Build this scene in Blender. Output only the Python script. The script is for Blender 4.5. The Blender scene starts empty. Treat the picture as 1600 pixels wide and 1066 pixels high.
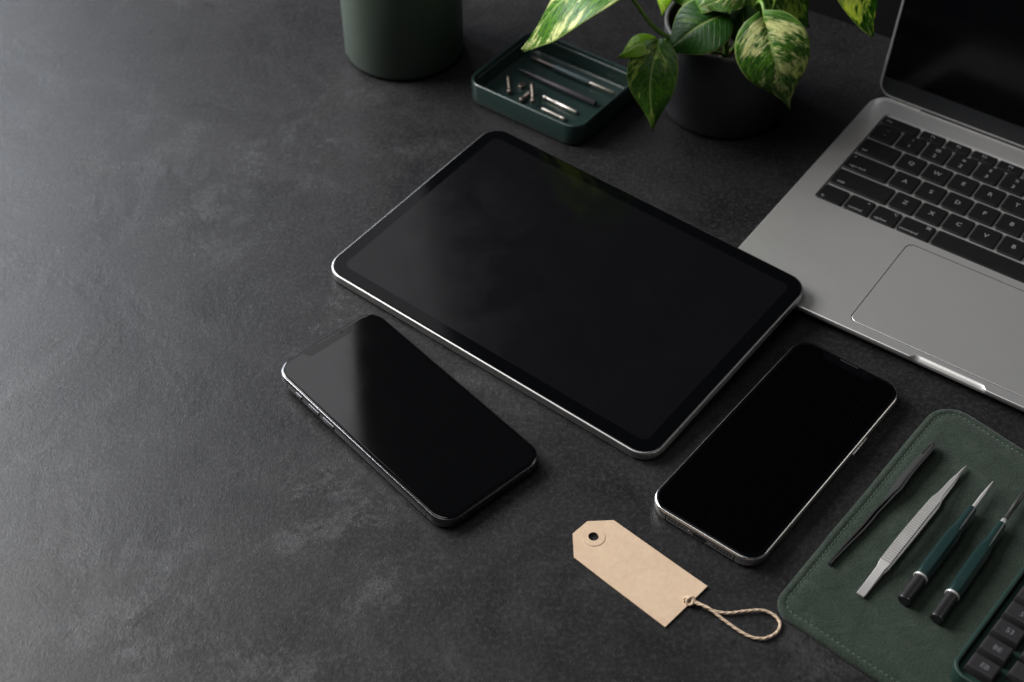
import bpy, bmesh, math, random
from mathutils import Vector, Matrix, noise
random.seed(7)
sc = bpy.context.scene
C = sc.collection
S = 0.001                                   # everything below is written in millimetres
R = math.radians

# ------------------------------------------------------------------ camera, world, lamps, exposure
cam = bpy.data.cameras.new('camera'); cam.sensor_width = 36; cam.lens = 54.4
cam.clip_start = 0.02; cam.clip_end = 30
cam.dof.use_dof = True; cam.dof.focus_distance = 0.80; cam.dof.aperture_fstop = 9.0
co = bpy.data.objects.new('camera', cam); C.objects.link(co)
co.location = (0, 0, 0.60958); co.rotation_euler = (R(90 - 45.466), 0, 0)
sc.camera = co

w = bpy.data.worlds.new('World'); sc.world = w; w.use_nodes = True
w.node_tree.nodes['Background'].inputs[0].default_value = (0.80, 0.85, 1.0, 1)
w.node_tree.nodes['Background'].inputs[1].default_value = 0.032

def area(name, loc, target, sx, sy, power, col=(1, 1, 1), spread=180):
    l = bpy.data.lights.new(name, 'AREA'); l.shape = 'RECTANGLE'; l.size = sx; l.size_y = sy
    l.energy = power; l.color = col; l.spread = R(spread)
    o = bpy.data.objects.new(name, l); C.objects.link(o); o.location = loc
    o.rotation_euler = (Vector(target) - Vector(loc)).to_track_quat('-Z', 'Y').to_euler()
    return o
area('window_light', (-1.12, 1.08, 0.92), (0.0, 0.62, 0), 0.75, 0.75, 37.0, (1.0, 0.985, 0.965))
area('window_far_light', (-0.53, 1.60, 0.95), (-0.51, 0.6, 0.75), 0.66, 1.15, 2.4, (0.97, 0.97, 1.0))
area('overhead_fill', (-0.45, 0.45, 1.55), (0.1, 0.65, 0), 1.0, 0.8, 5.2, (1.0, 0.985, 0.96))  # soft overhead fill, added to lift the leaves and soften shadows
area('window_left_light', (-1.25, 1.88, 0.88), (-0.5, 0.6, 0.3), 0.85, 0.75, 25.0, (0.84, 0.91, 1.0))
area('room_light', (1.35, 0.75, 0.55), (0.2, 0.6, 0), 0.7, 0.5, 1.6, (1.0, 0.96, 0.92))
sc.cycles.caustics_reflective = False; sc.cycles.caustics_refractive = False
sc.view_settings.view_transform = 'Standard'; sc.view_settings.look = 'None'
sc.view_settings.exposure = 0.0; sc.view_settings.gamma = 1.0

# ------------------------------------------------------------------ materials
def new_mat(name):
    m = bpy.data.materials.new(name); m.use_nodes = True
    return m, m.node_tree, m.node_tree.nodes['Principled BSDF']
def nd(t, kind, **kw):
    n = t.nodes.new(kind)
    for k, v in kw.items():
        if hasattr(n, k): setattr(n, k, v)
        else: n.inputs[k.replace('_', ' ')].default_value = v
    return n
def ramp(t, src, stops):
    r = t.nodes.new('ShaderNodeValToRGB'); e = r.color_ramp.elements
    while len(e) < len(stops): e.new(0.5)
    for q, (p, c) in zip(e, stops):
        q.position = p; q.color = (c if len(c) == 4 else (*c, 1)) if not isinstance(c, float) else (c, c, c, 1)
    t.links.new(src, r.inputs[0]); return r
def noise_node(t, vec, scale, detail=4, rough=.55, dist=0):
    n = nd(t, 'ShaderNodeTexNoise'); n.inputs['Scale'].default_value = scale; n.inputs['Detail'].default_value = detail
    n.inputs['Roughness'].default_value = rough; n.inputs['Distortion'].default_value = dist
    t.links.new(vec, n.inputs['Vector']); return n
def mapr(t, src, a, b, c, d):
    n = nd(t, 'ShaderNodeMapRange'); t.links.new(src, n.inputs[0])
    for i, v in enumerate((a, b, c, d)): n.inputs[i + 1].default_value = v
    return n.outputs[0]
def math_node(t, op, a, b=None):
    n = nd(t, 'ShaderNodeMath', operation=op)
    for i, v in enumerate((a, b)):
        if v is None: continue
        if isinstance(v, (int, float)): n.inputs[i].default_value = v
        else: t.links.new(v, n.inputs[i])
    return n.outputs[0]
def mixc(t, f, a, b, mode='MIX'):
    n = nd(t, 'ShaderNodeMix', data_type='RGBA', blend_type=mode)
    for i, v in ((0, f), (6, a), (7, b)):
        if isinstance(v, (int, float)): n.inputs[i].default_value = v
        elif isinstance(v, tuple): n.inputs[i].default_value = (*v, 1)
        else: t.links.new(v, n.inputs[i])
    return n.outputs[2]
def bump(t, h, strength, dist, bsdf):
    b = nd(t, 'ShaderNodeBump'); b.inputs['Strength'].default_value = strength; b.inputs['Distance'].default_value = dist
    t.links.new(h, b.inputs['Height']); t.links.new(b.outputs[0], bsdf.inputs['Normal']); return b

def simple(name, col, rough, metal=0., grain=0., gscale=400, bmp=0., ior=None, coat=0., sheen=0., rvar=0.05):
    """plain surface with a fine procedural grain in colour, gloss and relief"""
    m, t, b = new_mat(name)
    tc = nd(t, 'ShaderNodeTexCoord'); n = noise_node(t, tc.outputs['Object'], gscale, 4, .6)
    big = noise_node(t, tc.outputs['Object'], gscale / 14, 3, .6)
    k = 1 - grain; k2 = 1 + grain
    c = mixc(t, n.outputs['Fac'], tuple(x * k for x in col), tuple(min(1, x * k2) for x in col))
    t.links.new(c, b.inputs['Base Color'])
    t.links.new(mapr(t, big.outputs['Fac'], .3, .7, max(0.01, rough - rvar), rough + rvar), b.inputs['Roughness'])
    b.inputs['Metallic'].default_value = metal
    if ior: b.inputs['IOR'].default_value = ior
    if coat: b.inputs['Coat Weight'].default_value = coat; b.inputs['Coat Roughness'].default_value = .1
    if sheen: b.inputs['Sheen Weight'].default_value = sheen; b.inputs['Sheen Roughness'].default_value = .5
    if bmp: bump(t, n.outputs['Fac'], bmp, .0002, b)
    return m

def mat_table():
    m, t, b = new_mat('slate_laminate')
    tc = nd(t, 'ShaderNodeTexCoord'); v = tc.outputs['Object']
    warp = noise_node(t, v, 9, 3, .5)
    wv = nd(t, 'ShaderNodeVectorMath', operation='MULTIPLY_ADD')
    t.links.new(warp.outputs['Color'], wv.inputs[0]); wv.inputs[1].default_value = (.03, .03, .03); t.links.new(v, wv.inputs[2])
    n1 = noise_node(t, wv.outputs[0], 8, 12, .70, .3)
    n2 = noise_node(t, wv.outputs[0], 42, 10, .75, .25)
    n3 = noise_node(t, v, 420, 5, .72, .15)
    n4 = noise_node(t, v, 1100, 3, .6, .3)
    # cracks: thin ridges where a warped noise crosses its mid value, shown only in patches
    n5 = noise_node(t, wv.outputs[0], 16, 12, .78, .35)
    ridge = mapr(t, math_node(t, 'ABSOLUTE', math_node(t, 'SUBTRACT', n5.outputs['Fac'], .5)), 0, .035, 1, 0)
    patch = mapr(t, n1.outputs['Fac'], .5, .66, 0, 1)
    crack = math_node(t, 'MULTIPLY', ridge, patch)
    c1 = ramp(t, n1.outputs['Fac'], [(.36, (.0045, .0045, .0058)), (.5, (.0105, .0105, .0118)), (.64, (.023, .022, .022))])
    c2 = mixc(t, mapr(t, n2.outputs['Fac'], .35, .7, 0, .36), c1.outputs[0], (.036, .034, .034))
    c2 = mixc(t, mapr(t, n2.outputs['Fac'], .45, .2, 0, .7), c2, (.011, .011, .012))
    c3 = mixc(t, math_node(t, 'MULTIPLY', mapr(t, n3.outputs['Fac'], .5, .66, 0, 1), .62), c2, (.056, .055, .055))
    c3 = mixc(t, math_node(t, 'MULTIPLY', mapr(t, n3.outputs['Fac'], .5, .34, 0, 1), .7), c3, (.008, .008, .009))
    c4 = mixc(t, math_node(t, 'MULTIPLY', crack, .06), c3, (.075, .07, .067))
    rg = noise_node(t, wv.outputs[0], 11, 9, .6, .2); rg.noise_type = 'RIDGED_MULTIFRACTAL'
    rg.inputs['Offset'].default_value = 1.0; rg.inputs['Gain'].default_value = 2.0
    vein = mapr(t, rg.outputs['Fac'], .55, 1.6, 0, 1)
    c4 = mixc(t, math_node(t, 'MULTIPLY', vein, .15), c4, (.055, .052, .051))
    c4 = mixc(t, mapr(t, rg.outputs['Fac'], .35, .0, 0, .35), c4, (.005, .005, .006))
    c4 = mixc(t, 1.0, c4, (.70, .70, .715), 'MULTIPLY')
    t.links.new(c4, b.inputs['Base Color'])
    rr = math_node(t, 'ADD', mapr(t, n2.outputs['Fac'], .3, .7, .27, .41), math_node(t, 'MULTIPLY', n3.outputs['Fac'], .1))
    t.links.new(rr, b.inputs['Roughness']); b.inputs['IOR'].default_value = 1.345
    h = math_node(t, 'ADD', math_node(t, 'MULTIPLY', n3.outputs['Fac'], .35), math_node(t, 'MULTIPLY', n2.outputs['Fac'], .3))
    h = math_node(t, 'ADD', h, math_node(t, 'MULTIPLY', n4.outputs['Fac'], .30))
    h = math_node(t, 'SUBTRACT', h, math_node(t, 'MULTIPLY', crack, .3))
    h = math_node(t, 'ADD', h, math_node(t, 'MULTIPLY', vein, .55))
    bump(t, h, .42, .0009, b)
    return m

def mat_screen(name, col, rough, ior):
    """black glass: faint smears change its gloss a little"""
    m, t, b = new_mat(name)
    tc = nd(t, 'ShaderNodeTexCoord'); n = noise_node(t, tc.outputs['Object'], 30, 5, .6, .6)
    b.inputs['Base Color'].default_value = (*col, 1)
    t.links.new(mapr(t, n.outputs['Fac'], .3, .7, rough * .7, rough * 1.4), b.inputs['Roughness'])
    b.inputs['IOR'].default_value = ior
    # a few dust specks
    d = noise_node(t, tc.outputs['Object'], 900, 1, .5); d2 = noise_node(t, tc.outputs['Object'], 60, 2, .5)
    dm = math_node(t, 'MULTIPLY', mapr(t, d.outputs['Fac'], .79, .83, 0, 1), mapr(t, d2.outputs['Fac'], .5, .6, 0, 1))
    t.links.new(mixc(t, dm, col, (.05, .05, .05)), b.inputs['Base Color'])
    return m

def mat_leaf(name, dark, mid, pale, amount, seed):
    m, t, b = new_mat(name)
    tc = nd(t, 'ShaderNodeTexCoord'); sep = nd(t, 'ShaderNodeSeparateXYZ'); t.links.new(tc.outputs['UV'], sep.inputs[0])
    u, v = sep.outputs[0], sep.outputs[1]
    au = math_node(t, 'ABSOLUTE', math_node(t, 'SUBTRACT', u, .5))
    along = math_node(t, 'SUBTRACT', v, math_node(t, 'MULTIPLY', au, .62))       # constant along a side vein
    cmb = nd(t, 'ShaderNodeCombineXYZ'); t.links.new(math_node(t, 'MULTIPLY', along, 5.0), cmb.inputs[0])
    t.links.new(math_node(t, 'MULTIPLY', u, 2.1), cmb.inputs[1]); oi = nd(t, 'ShaderNodeObjectInfo'); t.links.new(math_node(t, 'ADD', math_node(t, 'MULTIPLY', oi.outputs['Random'], 9.0), seed), cmb.inputs[2])
    n = noise_node(t, cmb.outputs[0], 1.0, 4, .55, .4)
    n2 = noise_node(t, cmb.outputs[0], 5.5, 5, .65, .8)
    f = math_node(t, 'ADD', math_node(t, 'MULTIPLY', n.outputs['Fac'], .75), math_node(t, 'MULTIPLY', n2.outputs['Fac'], .25))
    vari = mapr(t, f, amount, amount + .06, 0, 1)
    gr = mixc(t, mapr(t, n2.outputs['Fac'], .4, .62, 0, 1), dark, mid)
    pl = mixc(t, mapr(t, n2.outputs['Fac'], .35, .6, 0, 1), tuple(a * .55 + c * .45 for a, c in zip(pale, mid)), pale)
    c = mixc(t, vari, gr, pl)
    # midrib, side veins and rim
    mid_rib = mapr(t, au, .010, .024, 1, 0)
    sv = math_node(t, 'ABSOLUTE', math_node(t, 'SUBTRACT', math_node(t, 'FRACT', math_node(t, 'MULTIPLY', along, 11)), .5))
    side = mapr(t, sv, .0, .09, 1, 0)
    c = mixc(t, math_node(t, 'MULTIPLY', side, .09), c, pale)
    c = mixc(t, math_node(t, 'MULTIPLY', mid_rib, .85), c, (.46, .60, .20))
    c = mixc(t, mapr(t, au, .478, .488, 0, .75), c, (.44, .56, .18))
    t.links.new(c, b.inputs['Base Color'])
    b.inputs['Roughness'].default_value = .34; b.inputs['IOR'].default_value = 1.45
    h = math_node(t, 'ADD', math_node(t, 'MULTIPLY', side, -.5), math_node(t, 'MULTIPLY', n2.outputs['Fac'], .8))
    bp = bump(t, h, .5, .0009, b)
    tr = nd(t, 'ShaderNodeBsdfTranslucent'); t.links.new(mixc(t, 1.0, c, (.9, 1.0, .35), 'MULTIPLY'), tr.inputs[0])
    mx = nd(t, 'ShaderNodeMixShader'); mx.inputs[0].default_value = .45
    out = t.nodes['Material Output']; t.links.new(b.outputs[0], mx.inputs[1]); t.links.new(tr.outputs[0], mx.inputs[2])
    t.links.new(mx.outputs[0], out.inputs[0])
    return m

def mat_suede():
    m, t, b = new_mat('green_suede')
    tc = nd(t, 'ShaderNodeTexCoord'); v = tc.outputs['Object']
    n = noise_node(t, v, 85, 8, .72, .6); f = noise_node(t, v, 1300, 3, .7); g = noise_node(t, v, 12, 4, .6)
    c = ramp(t, n.outputs['Fac'], [(.32, (.007, .013, .009)), (.52, (.016, .025, .018)), (.7, (.036, .049, .038))])
    c2 = mixc(t, mapr(t, g.outputs['Fac'], .35, .7, 0, .5), c.outputs[0], (.028, .040, .030))
    c3 = mixc(t, mapr(t, f.outputs['Fac'], .4, .68, 0, .6), c2, (.056, .074, .058))
    t.links.new(c3, b.inputs['Base Color']); b.inputs['Roughness'].default_value = .95
    b.inputs['Specular IOR Level'].default_value = .15
    b.inputs['Sheen Weight'].default_value = .15; b.inputs['Sheen Roughness'].default_value = .45
    bump(t, math_node(t, 'ADD', f.outputs['Fac'], math_node(t, 'MULTIPLY', n.outputs['Fac'], 3)), .6, .0005, b)
    return m

def mat_kraft():
    m, t, b = new_mat('kraft_card')
    tc = nd(t, 'ShaderNodeTexCoord'); v = tc.outputs['Object']
    n = noise_node(t, v, 260, 6, .7, .4); f = noise_node(t, v, 1700, 2, .6); g = noise_node(t, v, 40, 3, .6)
    c = ramp(t, n.outputs['Fac'], [(.3, (.50, .355, .24)), (.7, (.585, .435, .30))])
    c2 = mixc(t, mapr(t, f.outputs['Fac'], .6, .75, 0, .35), c.outputs[0], (.40, .26, .16))
    c2 = mixc(t, mapr(t, g.outputs['Fac'], .35, .7, 0, .3), c2, (.63, .46, .31))
    t.links.new(c2, b.inputs['Base Color']); b.inputs['Roughness'].default_value = .8
    bump(t, n.outputs['Fac'], .3, .0003, b)
    return m

def mat_rope():
    m, t, b = new_mat('jute_twine')
    tc = nd(t, 'ShaderNodeTexCoord'); n = noise_node(t, tc.outputs['Object'], 900, 4, .7, 1)
    c = ramp(t, n.outputs['Fac'], [(.3, (.44, .31, .20)), (.7, (.74, .58, .43))])
    t.links.new(c.outputs[0], b.inputs['Base Color']); b.inputs['Roughness'].default_value = .85
    bump(t, n.outputs['Fac'], .8, .0004, b)
    return m

M = dict(
    table=mat_table(), suede=mat_suede(), kraft=mat_kraft(), rope=mat_rope(),
    wall=simple('dark_wall_paint', (.004, .004, .0045), .85, grain=.2, gscale=200, ior=1.25),
    alu=simple('grey_aluminium', (.74, .725, .71), .40, metal=.84, grain=.05, gscale=1800, bmp=.08, rvar=.01),
    alu_dark=simple('space_grey_aluminium', (.36, .355, .35), .42, metal=1., grain=.05, gscale=1500),
    hinge=simple('hinge_plastic', (.012, .013, .015), .5),
    steel_dark=simple('graphite_steel', (.22, .22, .235), .25, metal=1., gscale=600),
    steel=simple('polished_steel', (.78, .76, .73), .24, metal=1., gscale=600),
    satin=simple('satin_steel', (.60, .585, .565), .38, metal=.55, grain=.08, gscale=1200, bmp=.1),
    brass=simple('nickel_screw_metal', (.27, .235, .205), .42, metal=1., grain=.2, gscale=900),
    pinmetal=simple('bright_nickel', (.62, .57, .53), .36, metal=1., gscale=900),
    gun=simple('blackened_steel', (.07, .07, .068), .34, metal=.6, grain=.2, gscale=800, rvar=.08),
    glass=mat_screen('black_cover_glass', (.0015, .0016, .002), .07, 1.28),
    glass_phone=mat_screen('phone_cover_glass', (.001, .001, .0012), .06, 1.56),
    disp=mat_screen('dark_display', (.0035, .0035, .004), .15, 1.38),
    disp_phone=mat_screen('dark_phone_display', (.001, .001, .001), .055, 1.72),
    disp_black=mat_screen('black_phone_display', (.0006, .0006, .0006), .05, 1.22),
    disp_lap=mat_screen('laptop_display', (.0015, .0017, .0022), .12, 1.4),
    bezel_lap=mat_screen('laptop_bezel', (.0025, .0025, .0028), .06, 1.4),
    chin=simple('laptop_chin', (.014, .015, .017), .42, gscale=900),
    black=simple('black_hole', (.003, .003, .003), .6),
    key=simple('black_key_plastic', (.006, .006, .0063), .5, grain=.15, gscale=1500, bmp=.08, ior=1.36),
    legend=simple('legend_print', (.21, .21, .22), .6),
    key2=simple('charcoal_key_plastic', (.017, .0155, .017), .5, grain=.15, gscale=1500, bmp=.1),
    legend2=simple('worn_legend_print', (.11, .11, .12), .6),
    greenbody=simple('dark_green_anodised', (.018, .042, .034), .36, metal=.25, grain=.08, gscale=1400),
    tray=simple('green_powder_coat', (.017, .036, .032), .30, grain=.08, gscale=900, bmp=.05, coat=.2),
    cup=simple('sage_green_powder_coat', (.058, .080, .062), .40, grain=.06, gscale=1600, bmp=.12),
    cupin=simple('dark_cup_lining', (.03, .035, .03), .5),
    pot=simple('black_stoneware', (.034, .034, .039), .52, grain=.5, gscale=450, bmp=1.0),
    potrim=simple('lit_pot_rim', (.075, .075, .07), .5, grain=.35, gscale=500, bmp=.3),  # paler than the pot: window light caught on the rim, put into its colour
    soil=simple('dark_potting_soil', (.016, .010, .006), .95, grain=.7, gscale=500, bmp=1.0),
    pebble=simple('clay_pebble', (.13, .065, .03), .7, grain=.5, gscale=400, bmp=.6),
    stem=simple('green_petiole', (.15, .27, .045), .4, grain=.25, gscale=250),
    handle=simple('dark_teal_plastic', (.011, .028, .0265), .26, grain=.05, gscale=800, coat=.3),
    rubber=simple('black_rubber_cap', (.012, .011, .012), .42, grain=.1, gscale=900),
    sleeve=simple('blue_grey_sleeve', (.13, .175, .19), .35, metal=.3),
    rod=simple('dark_plum_grey_rod', (.075, .068, .078), .33, metal=.2),
    thread=simple('green_thread', (.075, .115, .085), .8, grain=.2, gscale=900),
)
LEAF = [mat_leaf('leaf_variegated', (.034, .130, .018), (.165, .380, .035), (.92, .90, .44), .505, 1.7),
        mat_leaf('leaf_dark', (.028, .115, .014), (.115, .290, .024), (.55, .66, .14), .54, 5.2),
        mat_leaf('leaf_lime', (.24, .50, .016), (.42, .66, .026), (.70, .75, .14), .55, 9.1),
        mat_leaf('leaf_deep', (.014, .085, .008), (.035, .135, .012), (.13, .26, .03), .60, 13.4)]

# ------------------------------------------------------------------ mesh helpers (millimetres)
class MB:
    def __init__(s): s.v = []; s.f = []; s.uv = None
    def ring_loft(s, rings, cap0=True, cap1=True, closed=True):
        base = len(s.v); n = len(rings[0])
        for r in rings: s.v += [tuple(p) for p in r]
        for i in range(len(rings) - 1):
            a = base + i * n; b = a + n
            for j in range(n if closed else n - 1):
                k = (j + 1) % n
                s.f.append((a + j, a + k, b + k, b + j))
        if cap0: s.f.append(tuple(base + j for j in range(n))[::-1])
        if cap1: s.f.append(tuple(base + (len(rings) - 1) * n + j for j in range(n)))
        return base
    def add(s, verts, faces):
        b = len(s.v); s.v += [tuple(p) for p in verts]; s.f += [tuple(b + i for i in q) for q in faces]
    def mesh(s, name, mat, angle=38, mtx=None):
        me = bpy.data.meshes.new(name)
        vs = [Vector(p) for p in s.v]
        if mtx is not None: vs = [mtx @ p for p in vs]
        me.from_pydata([p * S for p in vs], [], s.f)
        bm = bmesh.new(); bm.from_mesh(me); bmesh.ops.recalc_face_normals(bm, faces=bm.faces); bm.to_mesh(me); bm.free()
        me.materials.append(mat)
        for p in me.polygons: p.use_smooth = True
        me.set_sharp_from_angle(angle=R(angle))
        for p in me.polygons: p.use_smooth = len(p.vertices) == 4      # big caps stay truly flat
        return me
    def build(s, name, mat, parent=None, angle=38, mtx=None, label=None):
        return link(name, s.mesh(name, mat, angle, mtx), parent, label)
def link(name, me, parent=None, label=None, loc=None):
    o = bpy.data.objects.new(name, me); C.objects.link(o)
    if parent: o.parent = parent
    if label: o['label'] = label
    if loc: o.location = Vector(loc) * S
    return o
def thing(name, label, cat, loc=(0, 0, 0), rot=0, group=None, mtx=None):
    o = bpy.data.objects.new(name, None); C.objects.link(o); o.empty_display_size = .01
    if mtx is not None: o.matrix_world = mtx
    else: o.location = Vector(loc) * S; o.rotation_euler = (0, 0, rot)
    o['label'] = label; o['category'] = cat
    if group: o['group'] = group
    return o

def round_poly(corners, r, n=8, inset=0., z=0.):
    """convex polygon given counter-clockwise, moved inwards by inset, its corners rounded"""
    m = len(corners); P = [Vector(c) for c in corners]; lines = []
    for i in range(m):
        a, b = P[i], P[(i + 1) % m]; d = (b - a).normalized(); nrm = Vector((-d.y, d.x))
        lines.append((a + nrm * inset, d))
    rr = [max(0.02, (r[i] if isinstance(r, (list, tuple)) else r) - inset) for i in range(m)]
    out = []
    for i in range(m):
        (a, d0), (b, d1) = lines[i - 1], lines[i]
        cr = d0.x * d1.y - d0.y * d1.x
        t = ((b - a).x * d1.y - (b - a).y * d1.x) / cr
        X = a + d0 * t
        ang = math.atan2(cr, d0.dot(d1)); tl = rr[i] * math.tan(ang / 2)
        c = X - d0 * tl + Vector((-d0.y, d0.x)) * rr[i]
        a0 = math.atan2(-d0.x, d0.y)
        a0 = math.atan2((X - d0 * tl - c).y, (X - d0 * tl - c).x)
        for k in range(n + 1):
            th = a0 + ang * k / n
            out.append((c.x + rr[i] * math.cos(th), c.y + rr[i] * math.sin(th), z))
    return out
def rrect(w, h, x0=0, y0=0): return [(x0, y0), (x0 + w, y0), (x0 + w, y0 + h), (x0, y0 + h)]
def slab(corners, r, prof, n=8, mb=None, cap0=True, cap1=True):
    """prof: list of (inset, z) from the bottom up"""
    mb = mb or MB()
    mb.ring_loft([round_poly(corners, r, n, i, z) for i, z in prof], cap0, cap1); return mb
def circ(cx, cy, r, z, n): return [(cx + r * math.cos(2 * math.pi * k / n), cy + r * math.sin(2 * math.pi * k / n), z) for k in range(n)]
def lathe(prof, n=48, mb=None, cap0=True, cap1=True, cx=0, cy=0):
    mb = mb or MB(); mb.ring_loft([circ(cx, cy, max(r, .001), z, n) for r, z in prof], cap0, cap1); return mb
def frames(path):
    P = [Vector(p) for p in path]; out = []; up = None
    for i, p in enumerate(P):
        d = (P[min(i + 1, len(P) - 1)] - P[max(i - 1, 0)]).normalized()
        if up is None:
            up = Vector((0, 0, 1)) if abs(d.z) < .9 else Vector((1, 0, 0))
        sd = d.cross(up).normalized(); up = sd.cross(d).normalized()
        out.append((p, d, sd, up))
    return out
def tube(path, rad, n=10, mb=None, twist=0.):
    mb = mb or MB(); fr = frames(path); rings = []
    for i, (p, d, sd, up) in enumerate(fr):
        r = rad[i] if isinstance(rad, (list, tuple)) else rad
        rings.append([p + sd * (r * math.cos(a)) + up * (r * math.sin(a)) for a in (2 * math.pi * k / n + twist for k in range(n))])
    mb.ring_loft(rings); return mb
def smooth_path(pts, sub=8, closed=False):
    P = [Vector(p) for p in pts]; out = []; n = len(P)
    for i in range(n - 1):
        a, b, c, d = P[max(i - 1, 0)], P[i], P[i + 1], P[min(i + 2, n - 1)]
        for k in range(sub):
            t = k / sub
            out.append(.5 * ((2 * b) + (c - a) * t + (2 * a - 5 * b + 4 * c - d) * t * t + (3 * b - a - 3 * c + d) * t ** 3))
    out.append(P[-1]); return out
def lathe_x(prof, n=24, facets=None, mb=None, phase=0.):
    """solid of revolution about local x: prof list of (x, radius[, squareness])"""
    mb = mb or MB(); rings = []
    for q in prof:
        x, r = q[0], max(q[1], .01)
        hexa = q[2] if len(q) > 2 else 0
        ring = []
        for k in range(n):
            a = 2 * math.pi * k / n + phase
            rr = r
            if hexa:
                s = math.pi / 3; rr = r * (1 - hexa + hexa * math.cos(s / 2) / math.cos(((a) % s) - s / 2))
            ring.append((x, rr * math.cos(a), rr * math.sin(a)))
        rings.append(ring)
    mb.ring_loft(rings); return mb
_txt = {}
def text_mesh(body, size, mat):
    k = (body, size, mat.name)
    if k in _txt: return _txt[k]
    cu = bpy.data.curves.new('legend', 'FONT'); cu.body = body; cu.size = size * S; cu.align_x = 'CENTER'; cu.align_y = 'CENTER'
    cu.resolution_u = 2; cu.offset = size * S * .012
    o = bpy.data.objects.new('legend', cu); C.objects.link(o)
    dg = bpy.context.evaluated_depsgraph_get(); me = bpy.data.meshes.new_from_object(o.evaluated_get(dg))
    bpy.data.objects.remove(o); bpy.data.curves.remove(cu)
    me.name = 'legend'; me.materials.clear(); me.materials.append(mat); _txt[k] = me
    return me
def faceted(top_outer, holes):
    """flat face with holes -> verts, tris"""
    bm = bmesh.new(); vs = []; ed = []
    for l in [top_outer] + list(holes):
        a = [bm.verts.new(Vector(p)) for p in l]; vs += a
        ed += [bm.edges.new((a[i], a[(i + 1) % len(a)])) for i in range(len(a))]
    bm.verts.index_update()
    bmesh.ops.triangle_fill(bm, use_beauty=True, use_dissolve=False, edges=ed, normal=(0, 0, 1))
    bm.verts.index_update()
    out = [v.co.copy() for v in vs], [tuple(v.index for v in f.verts) for f in bm.faces]
    bm.free(); return out

# ------------------------------------------------------------------ setting: table top, wall behind
BE = (201.0, 930.2); bd = Vector((math.cos(R(-33.6)), math.sin(R(-33.6)))); bn = Vector((-bd.y, bd.x))
def bw(u, v): q = Vector(BE) + bd * u + bn * v; return (q.x, q.y)
mb = slab([bw(-2200, -1500), bw(1100, -1500), bw(1100, 0), bw(-2200, 0)], 4, [(0, -30), (0, -1), (1, 0)], 3)
tb = mb.build('tabletop', M['table']); tb['kind'] = 'structure'
mb = slab([bw(-2200, 1.5), bw(1100, 1.5), bw(1100, 22), bw(-2200, 22)], 2, [(0, -30), (0, 158), (1, 160)], 3)
wl = mb.build('wall', M['wall']); wl['kind'] = 'structure'

# ------------------------------------------------------------------ laptop
LW, LD, LZ = 280., 206., 9.3
lap = thing('laptop', 'open grey aluminium laptop with black keys at the right edge', 'laptop', (117.5, 647.6, 0), R(-35.24))
LC = rrect(LW, LD)
def lap_ring(inset, z, notch):
    pts = round_poly(LC, 13, 10, inset, z)
    out = []
    for i, p in enumerate(pts):
        out.append(p)
        q = pts[(i + 1) % len(pts)]
        if abs(p[1] - q[1]) < .01 and p[1] < 20 and q[0] - p[0] > 100:
            xs = [60, 110, 118.0, 118.8, 119.8, 121.5, 124, 130, 140, 150, 155, 158, 160, 161.2, 162, 163, 175, 220]
            for x in xs:
                e = min(1, max(0, (x - 118.4) / 3.2)) * min(1, max(0, (162.4 - x) / 3.2)); e = e * e * (3 - 2 * e)
                out.append((x, p[1] + notch * e, z))
    return out
mb = MB()
rings = [lap_ring(11, 1.0, 0), lap_ring(6, 1.7, 0), lap_ring(2.6, 3.6, 0), lap_ring(.9, 5.6, 0), lap_ring(.15, 7.2, .7), lap_ring(0, 8.0, 1.5), lap_ring(0, 8.85, 2.4), lap_ring(.12, 9.15, 2.8), lap_ring(.45, LZ, 3.0)]
mb.ring_loft(rings, True, False)
KX0, KX1, KY0, KY1 = 14.2, LW - 14.2, 89.8, 188.8
TX0, TX1, TY0, TY1 = 78.6, LW - 78.6, 6.6, 84.0
well = round_poly([(KX0, KY0), (KX1, KY0), (KX1, KY1), (KX0, KY1)], 2.6, 4, 0, LZ)
pad = round_poly([(TX0, TY0), (TX1, TY0), (TX1, TY1), (TX0, TY1)], 4.5, 6, 0, LZ)
vs, fs = faceted(rings[-1], [well, pad]); mb.add(vs, fs)
wellb = round_poly([(KX0, KY0), (KX1, KY0), (KX1, KY1), (KX0, KY1)], 2.6, 4, .9, LZ)
for h, low, dz in ((well, wellb, 1.3), (pad, pad, .9)):
    n = len(h); mb.add(h + [(x, y, z - dz) for x, y, z in low], [(i, (i + 1) % n, n + (i + 1) % n, n + i) for i in range(n)] + [tuple(n + i for i in range(n))])
bmm = mb
base = mb.build('base', M['alu'], lap, 30)
bm = bmesh.new(); bm.from_mesh(base.data); bmesh.ops.remove_doubles(bm, verts=bm.verts, dist=1e-7); bmesh.ops.recalc_face_normals(bm, faces=bm.faces); bm.to_mesh(base.data); bm.free()
for p in base.data.polygons: p.use_smooth = len(p.vertices) == 4
slab(rrect(TX1 - TX0 - 1.1, TY1 - TY0 - 1.1, TX0 + .55, TY0 + .55), 4.2, [(0, LZ - .6), (0, LZ - .12), (.12, LZ - .03)], 6).build('trackpad', M['alu'], lap, 30)
for fx, fy in ((22, 20), (LW - 22, 20), (22, LD - 20), (LW - 22, LD - 20)):
    lathe([(7, 0), (7.5, .4), (7.5, 1.2)], 20, cx=fx, cy=fy).build('foot', M['rubber'], lap)
slab(rrect(TX1 - TX0 - .04, TY1 - TY0 - .04, TX0 + .02, TY0 + .02), 4.4, [(0, LZ - .86), (0, LZ - .55)], 6).build('trackpad_gap_shade', M['black'], lap, 30)  # black slab added under the pad, stands in for shade in the groove
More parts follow.
